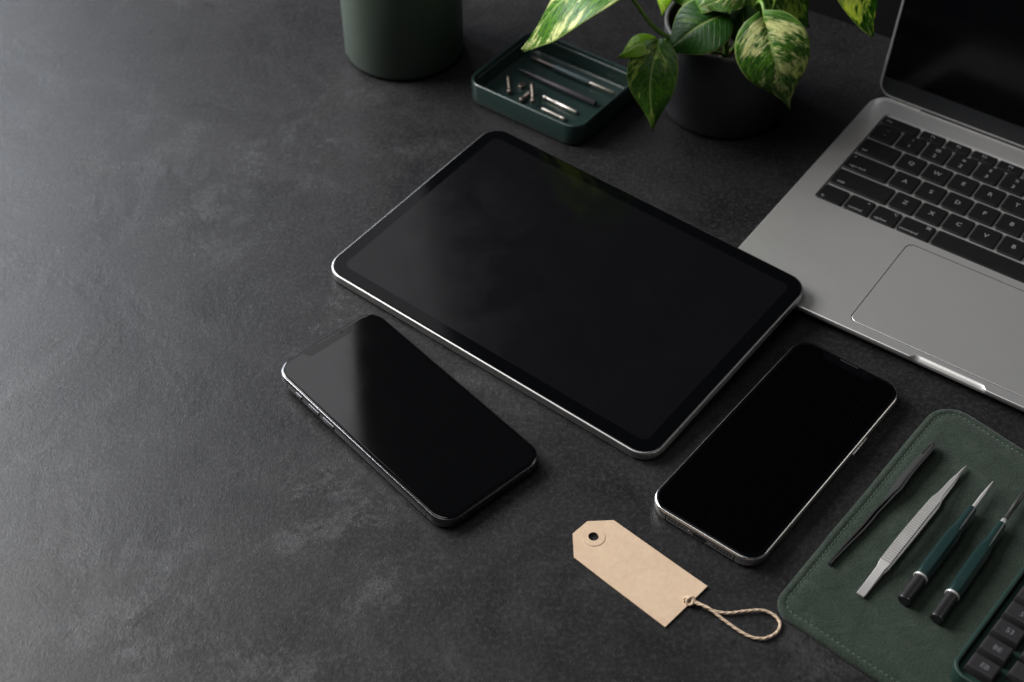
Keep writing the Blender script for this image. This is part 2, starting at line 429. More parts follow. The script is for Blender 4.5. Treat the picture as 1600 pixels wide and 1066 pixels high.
# keys: pitch 17.1 x 18 mm
KP, KH = 17.08, 14.9
kz = LZ - 1.25
def key_mesh(w, h):
    return slab([(-w / 2, -h / 2), (w / 2, -h / 2), (w / 2, h / 2), (-w / 2, h / 2)], 1.3, [(0, 0), (0, 1.15), (.25, 1.4), (.7, 1.48)], 4).mesh('key', M['key'], 30)
_km = {}
def put_key(x0, x1, yc, h, legends=()):
    w_ = x1 - x0; k = (round(w_, 1), h)
    if k not in _km: _km[k] = key_mesh(w_, h)
    o = link('key', _km[k], lap, None, ((x0 + x1) / 2, yc, kz))
    for body, size, dx, dy in legends:
        link('legend', text_mesh(body, size, M['legend']), o, None, (dx, dy, 1.515))
G = 1.5 # gap
yrow = [97.2, 115.2, 133.3, 151.4, 169.4]
x = KX0 + 1.3
# row A: bottom
xs = [(15.4, 31.2, 'fn'), (32.8, 48.4, 'control'), (50.0, 65.6, 'option'), (67.2, 87.2, 'command')]
for a, b_, tname in xs:
    w_ = b_ - a
    lg = [(tname, 3.0, -w_ / 2 + 1.6 + len(tname) * .75, -4.3)]
    if tname == 'control': lg.append(('^', 3.4, 4.2, 3.8))
    if tname == 'option': lg.append(('\u2325', 3.2, 4.2, 4))
    if tname == 'command': lg.append(('\u2318', 3.6, 6.0, 4))
    put_key(a, b_, 97.6, 14.0, lg)
put_key(88.8, 172.4, 97.6, 14.0)
put_key(174.0, 194.0, 97.6, 14.0, [('command', 3.0, 3, -4.3)]); put_key(195.6, 211.2, 97.6, 14.0, [('option', 3.0, 2, -4.3)])
put_key(212.8, 228.4, 94.1, 6.8, [('<', 3, 0, 0)]); put_key(230.0, 245.6, 94.1, 6.8, [('v', 3, 0, 0)]); put_key(230.0, 245.6, 101.4, 6.6, [('^', 3, 0, 0)]); put_key(247.2, 264.6, 94.1, 6.8, [('>', 3, 0, 0)])
def letters(x0, y, chars, last):
    xx = x0
    for ch in chars:
        if isinstance(ch, tuple): lg = [(ch[0], 3.6, 0, 3.4), (ch[1], 4.6, 0, -2.9)]
        else: lg = [(ch, 4.7, 0, .2)]
        put_key(xx, xx + KP - G, y, KH + .6, lg); xx += KP
    if last: put_key(xx, KX1 - 1.3, y, KH + .6, [(last, 3.0, (KX1 - 1.3 - xx) / 2 - 1.4 - len(last) * .75, -4.3)])
put_key(15.4, 52.4, yrow[1], KH + .6, [('shift', 3.0, -18.5 + 6.2, -4.3)])
letters(54.0, yrow[1], 'ZXCVB', None); letters(54.0 + 5 * KP, yrow[1], ['N', 'M', ('<', ','), ('>', '.'), ('?', '/')], 'shift')
put_key(15.4, 43.8, yrow[2], KH + .6, [('caps lock', 3.0, -14.2 + 8.4, -4.3), ('\u2022', 4.5, -11.5, 4.4)])
letters(45.4, yrow[2], ['A', 'S', 'D', 'F', 'B', 'H', 'J', 'K', 'L', (':', ';'), ('"', "'")], 'return')
put_key(15.4, 39.6, yrow[3], KH + .6, [('tab', 3.0, -12.1 + 4.2, -4.3)])
letters(41.2, yrow[3], ['Q', 'W', 'E', 'R', 'T', 'Y', 'U', 'I', 'O', 'P', ('{', '['), ('}', ']')], '\\')
letters(15.4, yrow[4], [('~', '`'), ('!', '1'), ('@', '2'), ('#', '2'), ('$', '3'), ('%', '3'), ('^', '6'), ('&', '7'), ('*', '8'), ('(', '9'), (')', '0'), ('_', '-'), ('+', '=')], 'delete')
put_key(15.4, 39.6, 182.6, 8.2, [('esc', 3.0, -12.1 + 4.4, 0)])
xx = 41.2
for i in range(13):
    wf = KP - G
    put_key(xx, min(xx + wf, KX1 - 1.3), 182.6, 8.2, [('F%d' % (i + 1) if i < 12 else 'o', 3.2, 0, .8), ('-', 2.6, 0, -2.2)]); xx += KP
# hinge cover and lid
tube([(30.8, LD - .5, 6.9), (LW - 30.8, LD - .5, 6.9)], 3.0, 20).build('hinge', M['hinge'], lap, 50)
lidm = Matrix.Translation((0, LD - 1.2, LZ - .2)) @ Matrix.Rotation(R(-9.5), 4, 'X') @ Matrix.Rotation(R(90), 4, 'X')
# lid local: x right, y up the lid, z towards the viewer
slab(rrect(LW, 196, 0, .8), 9, [(1.2, -4.6), (.3, -4.0), (0, -3.0), (0, -.35), (.3, -.02), (.8, 0)], 8).build('lid', M['alu'], lap, 30, lidm)
slab(rrect(LW - 3.0, 193.2, 1.5, 2.2), 7.6, [(0, -.3), (0, .10), (.12, .16)], 8).build('bezel', M['bezel_lap'], lap, 30, lidm)
slab(rrect(LW - 3.4, 11.2, 1.7, 2.4), [7.4, 7.4, .3, .3], [(0, .1), (0, .24), (.1, .28)], 8).build('chin', M['chin'], lap, 30, lidm)
slab(rrect(LW - 15, 172, 7.5, 14.5), 3, [(0, .1), (0, .24), (.05, .26)], 6).build('display', M['disp_lap'], lap, 30, lidm)

# ------------------------------------------------------------------ tablet, its right corner leaning on the laptop
th = -0.68122; al = R(3.9)
E1 = Vector((math.cos(th), math.sin(th), 0)); E2 = Vector((-math.sin(th) * math.cos(al), math.cos(th) * math.cos(al), math.sin(al))); E3 = E1.cross(E2)
TWd, THt, TT = 230.0, 154.8, 6.4
org = Vector((-106.7, 650.8, 6.4)) - E3 * TT - E1 * 2.8
mt = Matrix((E1, E2, E3)).transposed().to_4x4(); mt.translation = Vector(org) * S
tab = thing('tablet', 'large black-screened tablet lying in the middle, its right corner resting on the laptop', 'tablet', mtx=mt)
TC = rrect(TWd, THt)
slab(TC, 12.5, [(1.6, 0), (.5, .35), (.08, 1.1), (0, 2.0), (0, 5.3), (.10, 5.8), (.40, 6.15), (.85, 6.32), (1.3, 6.35)], 24).build('body', M['alu_dark'], tab, 50)
slab(TC, 12.5, [(1.0, 6.2), (1.0, 6.5), (1.2, 6.62), (1.7, 6.66)], 24).build('cover_glass', M['glass'], tab, 30)
slab(rrect(TWd - 17.4, THt - 17.4, 8.7, 8.7), 4.2, [(0, 6.4), (0, 6.675)], 8).build('display', M['disp'], tab, 30)
lathe([(1.0, 6.6), (1.0, 6.67)], 20, cx=TWd / 2, cy=THt - 5.0).build('camera_lens', M['glass'], tab)
slab([(206, THt - .2), (212, THt - .2), (212, THt + .35), (206, THt + .35)], .2, [(0, 2.4), (0, 4.2)], 2).build('button', M['alu_dark'], tab)

# ------------------------------------------------------------------ phones
def phone(name, label, W, L, loc, rot, frame, r, grp, notch_w=30, side_flip=False, disp='disp_phone', glass='glass_phone'):
    """local x along the long side from the notch end, y across"""
    t = thing(name, label, 'phone', loc, rot, grp)
    PC = rrect(L, W)
    slab(PC, r, [(2.6, .0), (1.3, .25), (.45, 1.0), (.06, 2.2), (0, 3.4), (0, 4.8), (.04, 6.1), (.22, 6.9), (.55, 7.3), (.95, 7.45)], 24).build('frame', frame, t, 60)
    slab(PC, r, [(.75, 7.3), (.8, 7.55), (1.15, 7.8), (1.9, 7.92), (2.8, 7.95)], 24).build('cover_glass', M[glass], t, 60)
    b = 2.7
    # display outline with a notch cut out of its upper end
    out = round_poly(rrect(L - 2 * b, W - 2 * b, b, b), r - b, 10)
    c0, c1 = W / 2 - notch_w / 2, W / 2 + notch_w / 2
    def arc(cx, cy, rr, a0, a1, n=5): return [(cx + rr * math.cos(R(a0 + (a1 - a0) * k / n)), cy + rr * math.sin(R(a0 + (a1 - a0) * k / n)), 0) for k in range(n + 1)]
    nd_ = 4.6
    notch = [(b, c1 + 1.5, 0)] + arc(b + nd_ - 2.6, c1 - 2.6, 2.6, 90, 0) + arc(b + nd_ - 2.6, c0 + 2.6, 2.6, 0, -90) + [(b, c0 - 1.5, 0)]
    out = out + notch
    n = len(out); vs = [(x, y, 7.955) for x, y, _ in out]
    m_ = MB(); vv, ff = faceted(vs, []); 
    m_.add([(x, y, 7.90) for x, y, _ in out] + [(x, y, 7.965) for x, y, _ in out], [(i, (i + 1) % n, n + (i + 1) % n, n + i) for i in range(n)] + [tuple(n + i for i in f) for f in ff])
    m_.build('display', M[disp], t, 30)
    slab([(b - .8, W / 2 - 6), (b + .2, W / 2 - 6), (b + .2, W / 2 + 5), (b - .8, W / 2 + 5)], .45, [(0, 7.9), (0, 7.99)], 4).build('earpiece', M['black'], t)
    lathe([(1.0, 7.93), (1.0, 7.985)], 16, cx=b + .9, cy=W / 2 + (9.5 if not side_flip else -9.5)).build('camera_lens', M['bezel_lap'], t)
    ys = 1 if side_flip else -1
    def side_btn(x0, x1, yb, h=1.15, nm='button'):
        yy = (0 if yb < 0 else W)
        sgn = -1 if yb < 0 else 1
        a, c = sorted((yy - sgn * .3, yy + sgn * .5))
        slab([(x0, a), (x1, a), (x1, c), (x0, c)], .25, [(.2, 3.9 - h), (0, 4.1 - h), (0, 3.9 + h), (.2, 4.1 + h)], 3).build(nm, frame, t)
    lo = -1
    side_btn(20.2, 25.2, ys, 1.0, 'mute_switch'); side_btn(31, 40, ys); side_btn(43.2, 52.5, ys)
    side_btn(40, 55, -ys)
    # antenna bands, port, speaker holes on the far end
    for bx, by in ((11.5, -1), (11.5, 1), (L - 15, -1), (L - 15, 1)):
        yy = .03 if by < 0 else W - .03
        a, c = sorted((yy, yy - by * -.0 + by * .06))
        slab([(bx, a - .02), (bx + .8, a - .02), (bx + .8, c + .02), (bx, c + .02)], .01, [(0, 1.9), (0, 5.9)], 1).build('antenna_band', M['chin'], t)
    for by in (11.5, W - 12.5):
        slab([(L - .05, by), (L + .05, by), (L + .05, by + .8), (L - .05, by + .8)], .01, [(0, 1.9), (0, 5.9)], 1).build('antenna_band', M['chin'], t)
    pm = Matrix.Translation((L + .02, W / 2, 3.7)) @ Matrix.Rotation(R(90), 4, 'Y')
    slab([(-1.3, -4.2), (1.3, -4.2), (1.3, 4.2), (-1.3, 4.2)], 1.25, [(0, -.3), (0, .03)], 5).build('port', M['black'], t, mtx=pm)
    for i in range(6):
        for sgn in (-1, 1):
            lathe([(.62, -.3), (.62, .03)], 10).build('speaker_hole', M['black'], t, mtx=Matrix.Translation((L + .02, W / 2 + sgn * (8.6 + i * 1.9), 3.7)) @ Matrix.Rotation(R(90), 4, 'Y'))
    for sgn in (-1, 1):
        lathe([(.5, -.3), (.5, .05)], 10).build('screw', frame, t, mtx=Matrix.Translation((L + .02, W / 2 + sgn * 6.2, 3.7)) @ Matrix.Rotation(R(90), 4, 'Y'))
    return t
phA = phone('phone', 'graphite-framed phone with a grey reflection, left of the tablet and the tag', 68.0, 140.6, (-127.7, 568.8, 0), R(-47.68), M['steel_dark'], 10.5, 'phones on the table')
# it rests on its camera bump, so the notch end sits about 3.6 mm high
phA.location.z = .0036; phA.rotation_euler = (0, math.asin(3.6 / 140.6), R(-47.68))
slab(rrect(27, 27, 5, 36), 6, [(.8, -2.75), (.2, -2.5), (0, -1.9), (0, .2)], 6).build('camera_bump', M['steel_dark'], phA)
# second phone: notch end at the far right, long axis pointing towards the camera-left
aB = R(-38.653)
b1 = Vector((math.cos(aB), math.sin(aB))); b2 = Vector((-b1.y, b1.x))
org = b1 * -248.75 + b2 * 564.4                # far left corner
# local x runs along -b2, local y along +b1
phone('phone', 'silver-framed phone with a pure black screen, between tablet and green mat', 63.9, 146.9, (org.x, org.y, 0), aB - R(90), M['steel'], 10.5, 'phones on the table', disp='disp_black', glass='glass')

# ------------------------------------------------------------------ kraft tag with twine loop
tag = thing('gift_tag', 'blank brown kraft paper tag with a ringed hole and a twine loop', 'tag', (60, 443, 0))
TP = [(30.0, 451.5), (71.5, 411.6), (93.3, 434.6), (50.4, 474.4), (37.3, 473.6), (29.8, 465.8)]
TP = [(x - 60, y - 443) for x, y in TP]
def tagz(x, y): return .35 + .5 * max(0, (x + y * .2 - 18) / 20) ** 2 + .35 * max(0, (-x - 14) / 15)
hole = [(x, y) for x, y, _ in circ(-20.0, 21.0, 2.6, 0, 28)]
def card(outer, holes, z0, th_, zf):
    vs, fs = faceted([(x, y, 0) for x, y in outer], [[(x, y, 0) for x, y in h] for h in holes]); n = len(vs); m_ = MB()
    m_.add([(v.x, v.y, z0 + zf(v.x, v.y)) for v in vs] + [(v.x, v.y, z0 + th_ + zf(v.x, v.y)) for v in vs],
           [f[::-1] for f in fs] + [tuple(n + i for i in f) for f in fs])
    k = 0; W_ = []
    for l in [outer] + holes:
        c = len(l); W_ += [(k + i, k + (i + 1) % c, n + k + (i + 1) % c, n + k + i) for i in range(c)]; k += c
    m_.f += W_; return m_
outer = []
for i in range(len(TP)):
    a, b_ = Vector(TP[i]), Vector(TP[(i + 1) % len(TP)])
    for k in range(8):
        p = a.lerp(b_, k / 8); outer.append((p.x, p.y))
knot_hole = [(x, y) for x, y, _ in circ(22.2, -17.3, .9, 0, 12)]
card(outer, [hole, knot_hole], 0, .55, tagz).build('card', M['kraft'], tag, 25)
card([(x, y) for x, y, _ in circ(-20.0, 21.0, 5.7, 0, 40)], [hole], .55, .28, tagz).build('reinforcement_ring', M['kraft'], tag, 25)
lp = [(22.4, -17.0, 1.4), (24.5, -16.9, 2.3), (27.5, -18.4, 1.9), (33.0, -22.2, 1.5), (41, -24.0, 1.3), (50, -23.0, 1.5), (58, -22.6, 1.5), (63.3, -25.5, 1.4), (65.3, -30.0, 1.2), (63.0, -34.8, 1.2), (57.5, -37.9, 1.2), (51.5, -37.4, 1.2), (45.5, -33.6, 1.3), (38.5, -27.6, 1.9), (32.5, -22.4, 3.0), (27.5, -19.4, 2.4), (24.4, -18.4, 1.6), (22.6, -17.8, .9)]
lp = smooth_path(lp, 14)
fr = frames(lp); mb = MB()
for s_ in range(3):
    pth = []; dist = 0
    for i, (p, d, sd, up) in enumerate(fr):
        if i: dist += (p - fr[i - 1][0]).length
        a = dist * .62 + s_ * 2 * math.pi / 3
        pth.append(p + sd * (.30 * math.cos(a)) + up * (.30 * math.sin(a)))
    tube(pth, .50, 7, mb)
# stray fibres
for i in range(70):
    p, d, sd, up = random.choice(fr); q = p + (sd * random.uniform(-1, 1) + up * random.uniform(0, 1)).normalized() * .7
    e = q + d * random.uniform(-1.6, 1.6) + sd * random.uniform(-.6, .6) + up * random.uniform(0, .5)
    e.z = max(e.z, .3)
    tube([q, (q + e) / 2 + up * .1, e], [.05, .045, .03], 4, mb)
mb.build('twine_loop', M['rope'], tag, 60)
kn = smooth_path([(21.2, -16.0, 1.2), (23.2, -15.6, 2.2), (25.2, -17.0, 2.6), (25.0, -19.4, 2.2), (23.0, -19.3, 1.6), (22.6, -17.6, 3.0), (25.4, -16.2, 3.2), (26.4, -18.6, 2.0)], 6)
tube(kn, .75, 8).build('knot', M['rope'], tag, 60)

# ------------------------------------------------------------------ green suede tool mat
mat_ = thing('tool_mat', 'dark green stitched suede mat under the tweezers and screwdrivers', 'mat', (170, 440, 0))
CP = [(121.2, 421.6), (218.9, 335.9), (322, 458), (228.6, 555.0)]
CP = [(x - 170, y - 440) for x, y in CP]
mr = [12, 14, 14, 15]
mb = MB(); rings = []
for ins, z in [(.5, 0), (-.2, .5), (-.3, 1.2), (0, 2.1), (.8, 2.7), (1.9, 2.95), (2.9, 2.8), (3.6, 2.35), (4.2, 2.3), (5.2, 2.65), (7.5, 2.95), (11, 3.0)]:
    rings.append(round_poly(CP, mr, 14, ins, z))
def densify(r_, step=2.5):
    out = []
    for i in range(len(r_)):
        a = Vector(r_[i]); b_ = Vector(r_[(i + 1) % len(r_)]); out.append(tuple(a))
    return out
# share extra points along each straight run so the edge can wander a little
def refine(rings):
    ref = rings[0]; res = [[] for _ in rings]
    for i in range(len(ref)):
        j = (i + 1) % len(ref); L_ = (Vector(ref[j]) - Vector(ref[i])).length; k = max(1, int(L_ / 4))
        for q in range(k):
            for a, r_ in enumerate(rings): res[a].append(tuple(Vector(r_[i]).lerp(Vector(r_[j]), q / k)))
    return res
rings = refine(rings)
wob = []
for a, r_ in enumerate(rings):
    nr = []
    for x, y, z in r_:
        v = noise.noise(Vector((x * .045, y * .045, 3))) * .9
        v2 = noise.noise(Vector((x * .16, y * .16, 7))) * .22
        nr.append((x + v, y + v * .6, z + (v2 if a > 3 else 0)))
    wob.append(nr)
mb.ring_loft(wob[:], True, True)
mb.build('suede_sheet', M['suede'], mat_, 60)
# stitching, too fine to pick apart singly: one real-geometry part
st = MB(); loop = wob[8]
acc = 0; nxt = 0
for i in range(len(loop)):
    a = Vector(loop[i]); b_ = Vector(loop[(i + 1) % len(loop)]); L_ = (b_ - a).length
    if L_ < 1e-4: continue
    d = (b_ - a) / L_
    while nxt < acc + L_:
        p = a + d * (nxt - acc); q = p + d * 1.7
        tube([p + Vector((0, 0, .05)), (p + q) / 2 + Vector((0, 0, .32)), q + Vector((0, 0, .05))], [.22, .27, .22], 5, st); nxt += 2.9
    acc += L_
so = st.build('stitching', M['thread'], mat_, 60); so['kind'] = 'stuff'
MZ = 3.05

# ------------------------------------------------------------------ tools on the mat
def along(a, b):
    d = Vector(b) - Vector(a); return math.atan2(d.y, d.x), d.length
# dark tweezers, lying on their edge
a_ = (152.4, 445.2); ang, L_ = along(a_, (216.4, 520.8))
tw = thing('tweezers', 'black steel tweezers lying on edge beside the long seam of the mat', 'tweezers', (*a_, MZ), ang, 'tweezers on the mat')
def arm(side):
    path = [(0, .42 * side - .2), (4, .5 * side - .2), (14, .7 * side - .5), (30, .95 * side - 1.2), (46, .9 * side - 1.0), (58, .7 * side + .3), (72, .5 * side + 1.5), (84, .42 * side + 1.6), (94, .40 * side + 1.0), (98.8, .3 * side + .5)]
    prof_h = [2.2, 2.4, 2.4, 2.4, 3.2, 4.6, 5.4, 5.6, 4.4, 1.2]
    base_z = [0, 0, 0, 0, 0, 0, 0, 0, .6, 2.6]
    P = smooth_path([(x, y, 0) for x, y in path], 6); m_ = MB(); rings_ = []
    H = smooth_path([(h, z, 0) for h, z in zip(prof_h, base_z)], 6)
    for i, p in enumerate(P):
        h, z0 = H[i].x, max(0, H[i].y); t_ = .38; lean = -.75 * h * min(1, max(0, (p.x - 42) / 18))
        y0, y1 = p.y, p.y + lean
        rings_.append([(p.x, y0 - t_, z0), (p.x, y0 + t_, z0), (p.x, y1 + t_, z0 + h), (p.x, y1 - t_, z0 + h)])
    m_.ring_loft(rings_); return m_
for sd_ in (-1, 1): arm(sd_).build('arm', M['gun'], tw, 50)
slab([(89, -1.2), (97.5, -.5), (97.5, .3), (89, .7)], .2, [(0, 1.2), (0, 4)], 2).build('joint', M['gun'], tw)
# bright tweezers lying flat, one arm above the other, with ridged grips
a_ = (164.4, 426.8); ang, L_ = along(a_, (230.3, 505.8))
tw2 = thing('tweezers', 'bright steel tweezers with ridged grips and needle tips', 'tweezers', (*a_, MZ), ang, 'tweezers on the mat')
def width(x):
    k = [(0, 3.8), (.6, 4.2), (19.0, 4.2), (20.0, 5.0), (22, 5.5), (40, 5.7), (66, 5.2), (71, 5.0), (73, 4.3), (76, 3.2), (80, 2.8), (90, 2.3), (93, 1.7), (94, 1.1), (99, .8), (103, .3)]
    for (x0, w0), (x1, w1) in zip(k, k[1:]):
        if x <= x1: return w0 + (w1 - w0) * (x - x0) / (x1 - x0)
    return .35
def flat_arm(up):
    m_ = MB(); rings_ = []; xs_ = [0, .4, .9]
    x = 2
    while x < 22: xs_.append(x); x += 2
    x = 22.3
    while x < 70.5: xs_ += [x, x + .3, x + .85, x + 1.15]; x += 1.55
    xs_ += [71.5, 73, 74.5, 76, 78, 80, 84, 88, 92, 93.5, 95, 97, 99, 101, 103]
    for x in xs_:
        w_ = width(x)
        if up: zc = 1.6 + 4.2 * math.sin(math.pi * min(1, x / 103) ** .9) ** .8
        else: zc = .75 + .0 * x
        zc = zc if x > 22 else 1.6 + (zc - 1.6) * (x / 22)
        if not up and x > 90: zc = .75 + (x - 90) * .07
        tk = .55
        rid = 0
        if 22.3 <= x < 70.6:
            ph = ((x - 22.3) % 1.55) / 1.55; rid = .6 if .15 < ph < .62 else 0
        edge = .25
        rings_.append([(x, -w_ / 2, zc - tk), (x, w_ / 2, zc - tk), (x, w_ / 2, zc + tk - edge), (x, w_ / 2 - edge, zc + tk + (rid if up else 0)), (x, -w_ / 2 + edge, zc + tk + (rid if up else 0)), (x, -w_ / 2, zc + tk - edge)])
    m_.ring_loft(rings_); return m_
flat_arm(True).build('arm', M['satin'], tw2, 30, label='upper arm with the ridged grip facing up')
flat_arm(False).build('arm', M['satin'], tw2, 30, mtx=Matrix.Rotation(R(-.15), 4, 'Z'))
slab(rrect(18, 3.8, .6, -1.9), .4, [(0, .5), (0, 1.3)], 3).build('joint', M['satin'], tw2)
# screwdrivers
def driver(label, a_, b_, shaft_mat, collar_tip, tip_black):
    ang, L_ = along(a_, b_)
    t = thing('screwdriver', label, 'screwdriver', (*a_, MZ + 3.72), ang, 'precision screwdrivers on the mat')
    lathe_x([(0, 2.4), (.25, 2.95), (.8, 3.2), (1.6, 3.2), (1.8, 3.05), (16.6, 3.1)], 28).build('end_cap', M['rubber'], t, 35)
    lathe_x([(.55, 3.0), (.6, 3.25), (.9, 3.25), (.95, 3.0)], 28).build('ring', M['steel_dark'], t, 35)
    lathe_x([(16.3, 3.1), (16.4, 3.6), (16.7, 3.72), (17.3, 3.72), (17.5, 3.5)], 28).build('collar', M['satin'], t, 35)
    lathe_x([(17.4, 3.4, .2), (18.0, 3.65, .5), (24, 3.72, .9), (46, 3.72, .95), (50, 3.6, .8), (54, 3.0, .3), (57, 2.6, 0), (69, 2.35), (70.2, 2.2), (70.6, 1.8)], 48, phase=.0).build('handle', M['handle'], t, 32)
    if collar_tip: lathe_x([(69.5, 1.5), (70.2, 1.55), (73.2, 1.5), (73.8, 1.1)], 20).build('chuck', M['satin'], t)
    r = 1.05
    lathe_x([(70, r), (L_ - 13, r * .98), (L_ - 10, r * .85), (L_ - 1.2, .32), (L_, .06)] if not tip_black else [(70, 1.15), (L_ - 12, 1.15), (L_ - 11.6, 1.35), (L_ - 3, 1.25), (L_ - .5, .9), (L_, .5)], 20).build('blade', shaft_mat, t, 35)
    return t
driver('green-handled screwdriver with a pointed steel blade, next to the bright tweezers', (183.4, 422.0), (241.6, 494.6), M['satin'], False, False)
driver('green-handled screwdriver with a black blade and silver chuck, nearest the green keyboard', (196.6, 411.8), (255.4, 487.4), M['gun'], True, True)

# ------------------------------------------------------------------ green keyboard in the corner
kb = thing('keyboard', 'compact dark green keyboard with charcoal keycaps at the bottom right corner', 'keyboard', (194.9, 381.3, MZ), R(50.2))
KC = [(0, -112), (150, -112), (150, 0), (0, 0)]
mb = MB()
mb.ring_loft([round_poly(KC, 8, 10, i, z) for i, z in [(1.2, 0), (.2, .6), (0, 1.4), (0, 9.4), (.25, 10.0), (.8, 10.3), (1.6, 10.3), (2.1, 9.9), (2.3, 9.0), (2.3, 6.0)]], True, True)
mb.build('case', M['greenbody'], kb, 35)
slab([(3.2, -108.8), (146.8, -108.8), (146.8, -3.2), (3.2, -3.2)], 3, [(0, 5.9), (0, 7.4), (.3, 7.6)], 6).build('plate', M['greenbody'], kb, 35)
def cap_mesh(a, c):
    m_ = MB(); m_.ring_loft([round_poly([(-a / 2, -c / 2), (a / 2, -c / 2), (a / 2, c / 2), (-a / 2, c / 2)], .9, 3, i, z) for i, z in [(0, 0), (0, .8), (.9, 4.3), (1.15, 4.6), (1.6, 4.7)]], True, True)
    return m_.mesh('key', M['key2'], 30)
cm = cap_mesh(10.4, 14.2)
gl = ['EB', 'BE', '53', 'S', '5', 'D', 'R', '2', 'W', 'Q', '1', '4', '&', 'A', 'F', 'G', '6', '8', '9', 'K', 'L']
gi = 0
for col_ in range(6):
    off = (0, -4.0, -1.0, -5.0, -2.0, 0)[col_]
    for row in range(12):
        x = 10.4 + row * 12.05 + off; y = -12.2 - col_ * 16.6
        if x < 8.6 or x > 141.5: continue
        o = link('key', cm, kb, None, (x, y, 7.5))
        lg = link('legend', text_mesh(gl[gi % len(gl)], 3.9, M['legend2']), o, None, (-.4, -.5, 4.73)); lg.rotation_euler = (0, 0, R(-90)); gi += 1

# ------------------------------------------------------------------ green tray and what lies in it
tang = R(-36.5)
tray = thing('tray', 'shallow dark green tray holding small screws and a driver, behind the tablet', 'tray', (27.2, 823.3, 0), tang)
def TR(i, z): return round_poly([(-44.5, -37), (44.5, -37), (44.5, 37), (-44.5, 37)], 11, 12, i, z)
mb = MB(); mb.ring_loft([TR(*q) for q in [(3.0, 0), (1.2, .3), (.2, 1.5), (0, 3.5), (0, 15.2), (.3, 15.8), (.9, 16.1), (1.7, 15.9), (2.1, 15.3), (2.3, 13.6), (3.0, 13.2), (3.3, 12.4), (3.6, 4.2), (4.4, 2.8), (6.0, 2.2), (9, 2.1)]], True, True)
mb.build('shell', M['tray'], tray, 40)
TZ = 2.15
def stick(name, label, cat, a, b, parts, r, group=None, tilt=0):
    ang, L_ = along(a, b); t = thing(name, label, cat, (a[0], a[1], TZ + r), ang, group)
    for nm, prof, m_ in parts(L_): lathe_x(prof, 16).build(nm, M[m_], t, 40)
    return t
stick('precision_driver', 'thin double-ended driver with a blue-grey sleeve, farthest back in the green tray', 'driver', (12.9, 862.2), (66.7, 822.0),
      lambda L: [('blade', [(0, .9), (.4, 1.15), (19.5, 1.15)], 'brass'), ('sleeve', [(19, 1.6), (19.4, 1.95), (47.0, 1.95), (47.6, 1.6)], 'sleeve'), ('shaft', [(47, 1.25), (L - .4, 1.25), (L, 1.0)], 'pinmetal')], 2.0)
stick('spudger', 'plain black rod tool in the middle of the green tray', 'tool', (4.2, 848.8), (54.0, 810.9),
      lambda L: [('rod', [(0, .5), (6, 1.1), (22, 1.55), (30, 1.9), (L - .5, 2.1), (L, 1.7)], 'rod')], 2.1)
scr = lambda L: [('shank', [(0, 1.15), (.4, 1.3), (2, 1.3), (2.1, .95)] + [q for k in range(int((L - 6) / .9)) for q in ((2.3 + k * .9, .95), (2.75 + k * .9, 1.22))] + [(L - 3.2, .95)], 'brass'),
                 ('head', [(L - 3.3, .9), (L - 3.0, 1.8), (L - 1.0, 1.9), (L - .3, 1.4), (L, .8)], 'brass')]
grp = 'loose screws in the green tray'
stick('screw', 'small dull screw lying alone near the left corner of the green tray', 'screw', (-2.8, 841.5), (-1.4, 822.5), scr, 1.9, grp)
stick('screw', 'small screw lying crosswise beneath another in the green tray', 'screw', (12.4, 824.2), (5.2, 813.8), scr, 1.9, grp)
o = stick('screw', 'small screw lying across another screw in the green tray', 'screw', (13.0, 829.5), (13.6, 809.0), scr, 1.9, grp); o.location.z += .0026
nut = thing('nut', 'tiny dull nut beside the crossed screws in the green tray', 'nut', (6.3, 831.5, TZ), .4)
nm_ = MB(); n6 = 6
nm_.ring_loft([circ(0, 0, 2.5, 0, 6), circ(0, 0, 2.6, .3, 6), circ(0, 0, 2.6, 1.9, 6), circ(0, 0, 2.3, 2.2, 6), circ(0, 0, 1.2, 2.2, 6), circ(0, 0, 1.2, .6, 6)], True, True); nm_.build('ring', M['brass'], nut)
pins = 'steel pins in the green tray'
stick('pin', 'longer bright steel pin with a stepped shank, near the front of the green tray', 'pin', (20.6, 819.2), (41.6, 802.2),
      lambda L: [('shank', [(0, 1.0), (.3, 1.5), (1.6, 1.5), (2.2, .9), (9, .9), (9.6, 1.3), (L - .5, 1.35), (L, 1.1)], 'pinmetal')], 1.5, pins)
stick('pin', 'shorter bright steel pin with a round knob, nearest the front rim of the green tray', 'pin', (19.4, 806.4), (34.0, 795.0),
      lambda L: [('shank', [(0, .9), (.3, 1.2), (L - 4, 1.0), (L - 3.5, .9)], 'pinmetal'), ('knob', [(L - 3.6, .8), (L - 3, 1.45), (L - .8, 1.5), (L, .9)], 'pinmetal')], 1.5, pins)

# ------------------------------------------------------------------ cup
cup = thing('cup', 'tall matte sage green cup cut off by the top edge of the photo', 'cup', (-73, 878.5, 0))
lathe([(34, 0), (37, .4), (39, 1.8), (40, 4.2), (40.4, 60), (40.6, 104), (40.2, 105.6), (39.4, 106), (38.6, 105.4), (38.2, 103), (37.4, 10), (34, 6), (.5, 5.5)], 96).build('body', M['cup'], cup, 50)
lathe([(37.9, 20), (38.0, 98), (37.8, 98), (37.6, 20)], 96, cap0=False, cap1=False).build('lining', M['cupin'], cup, 50)

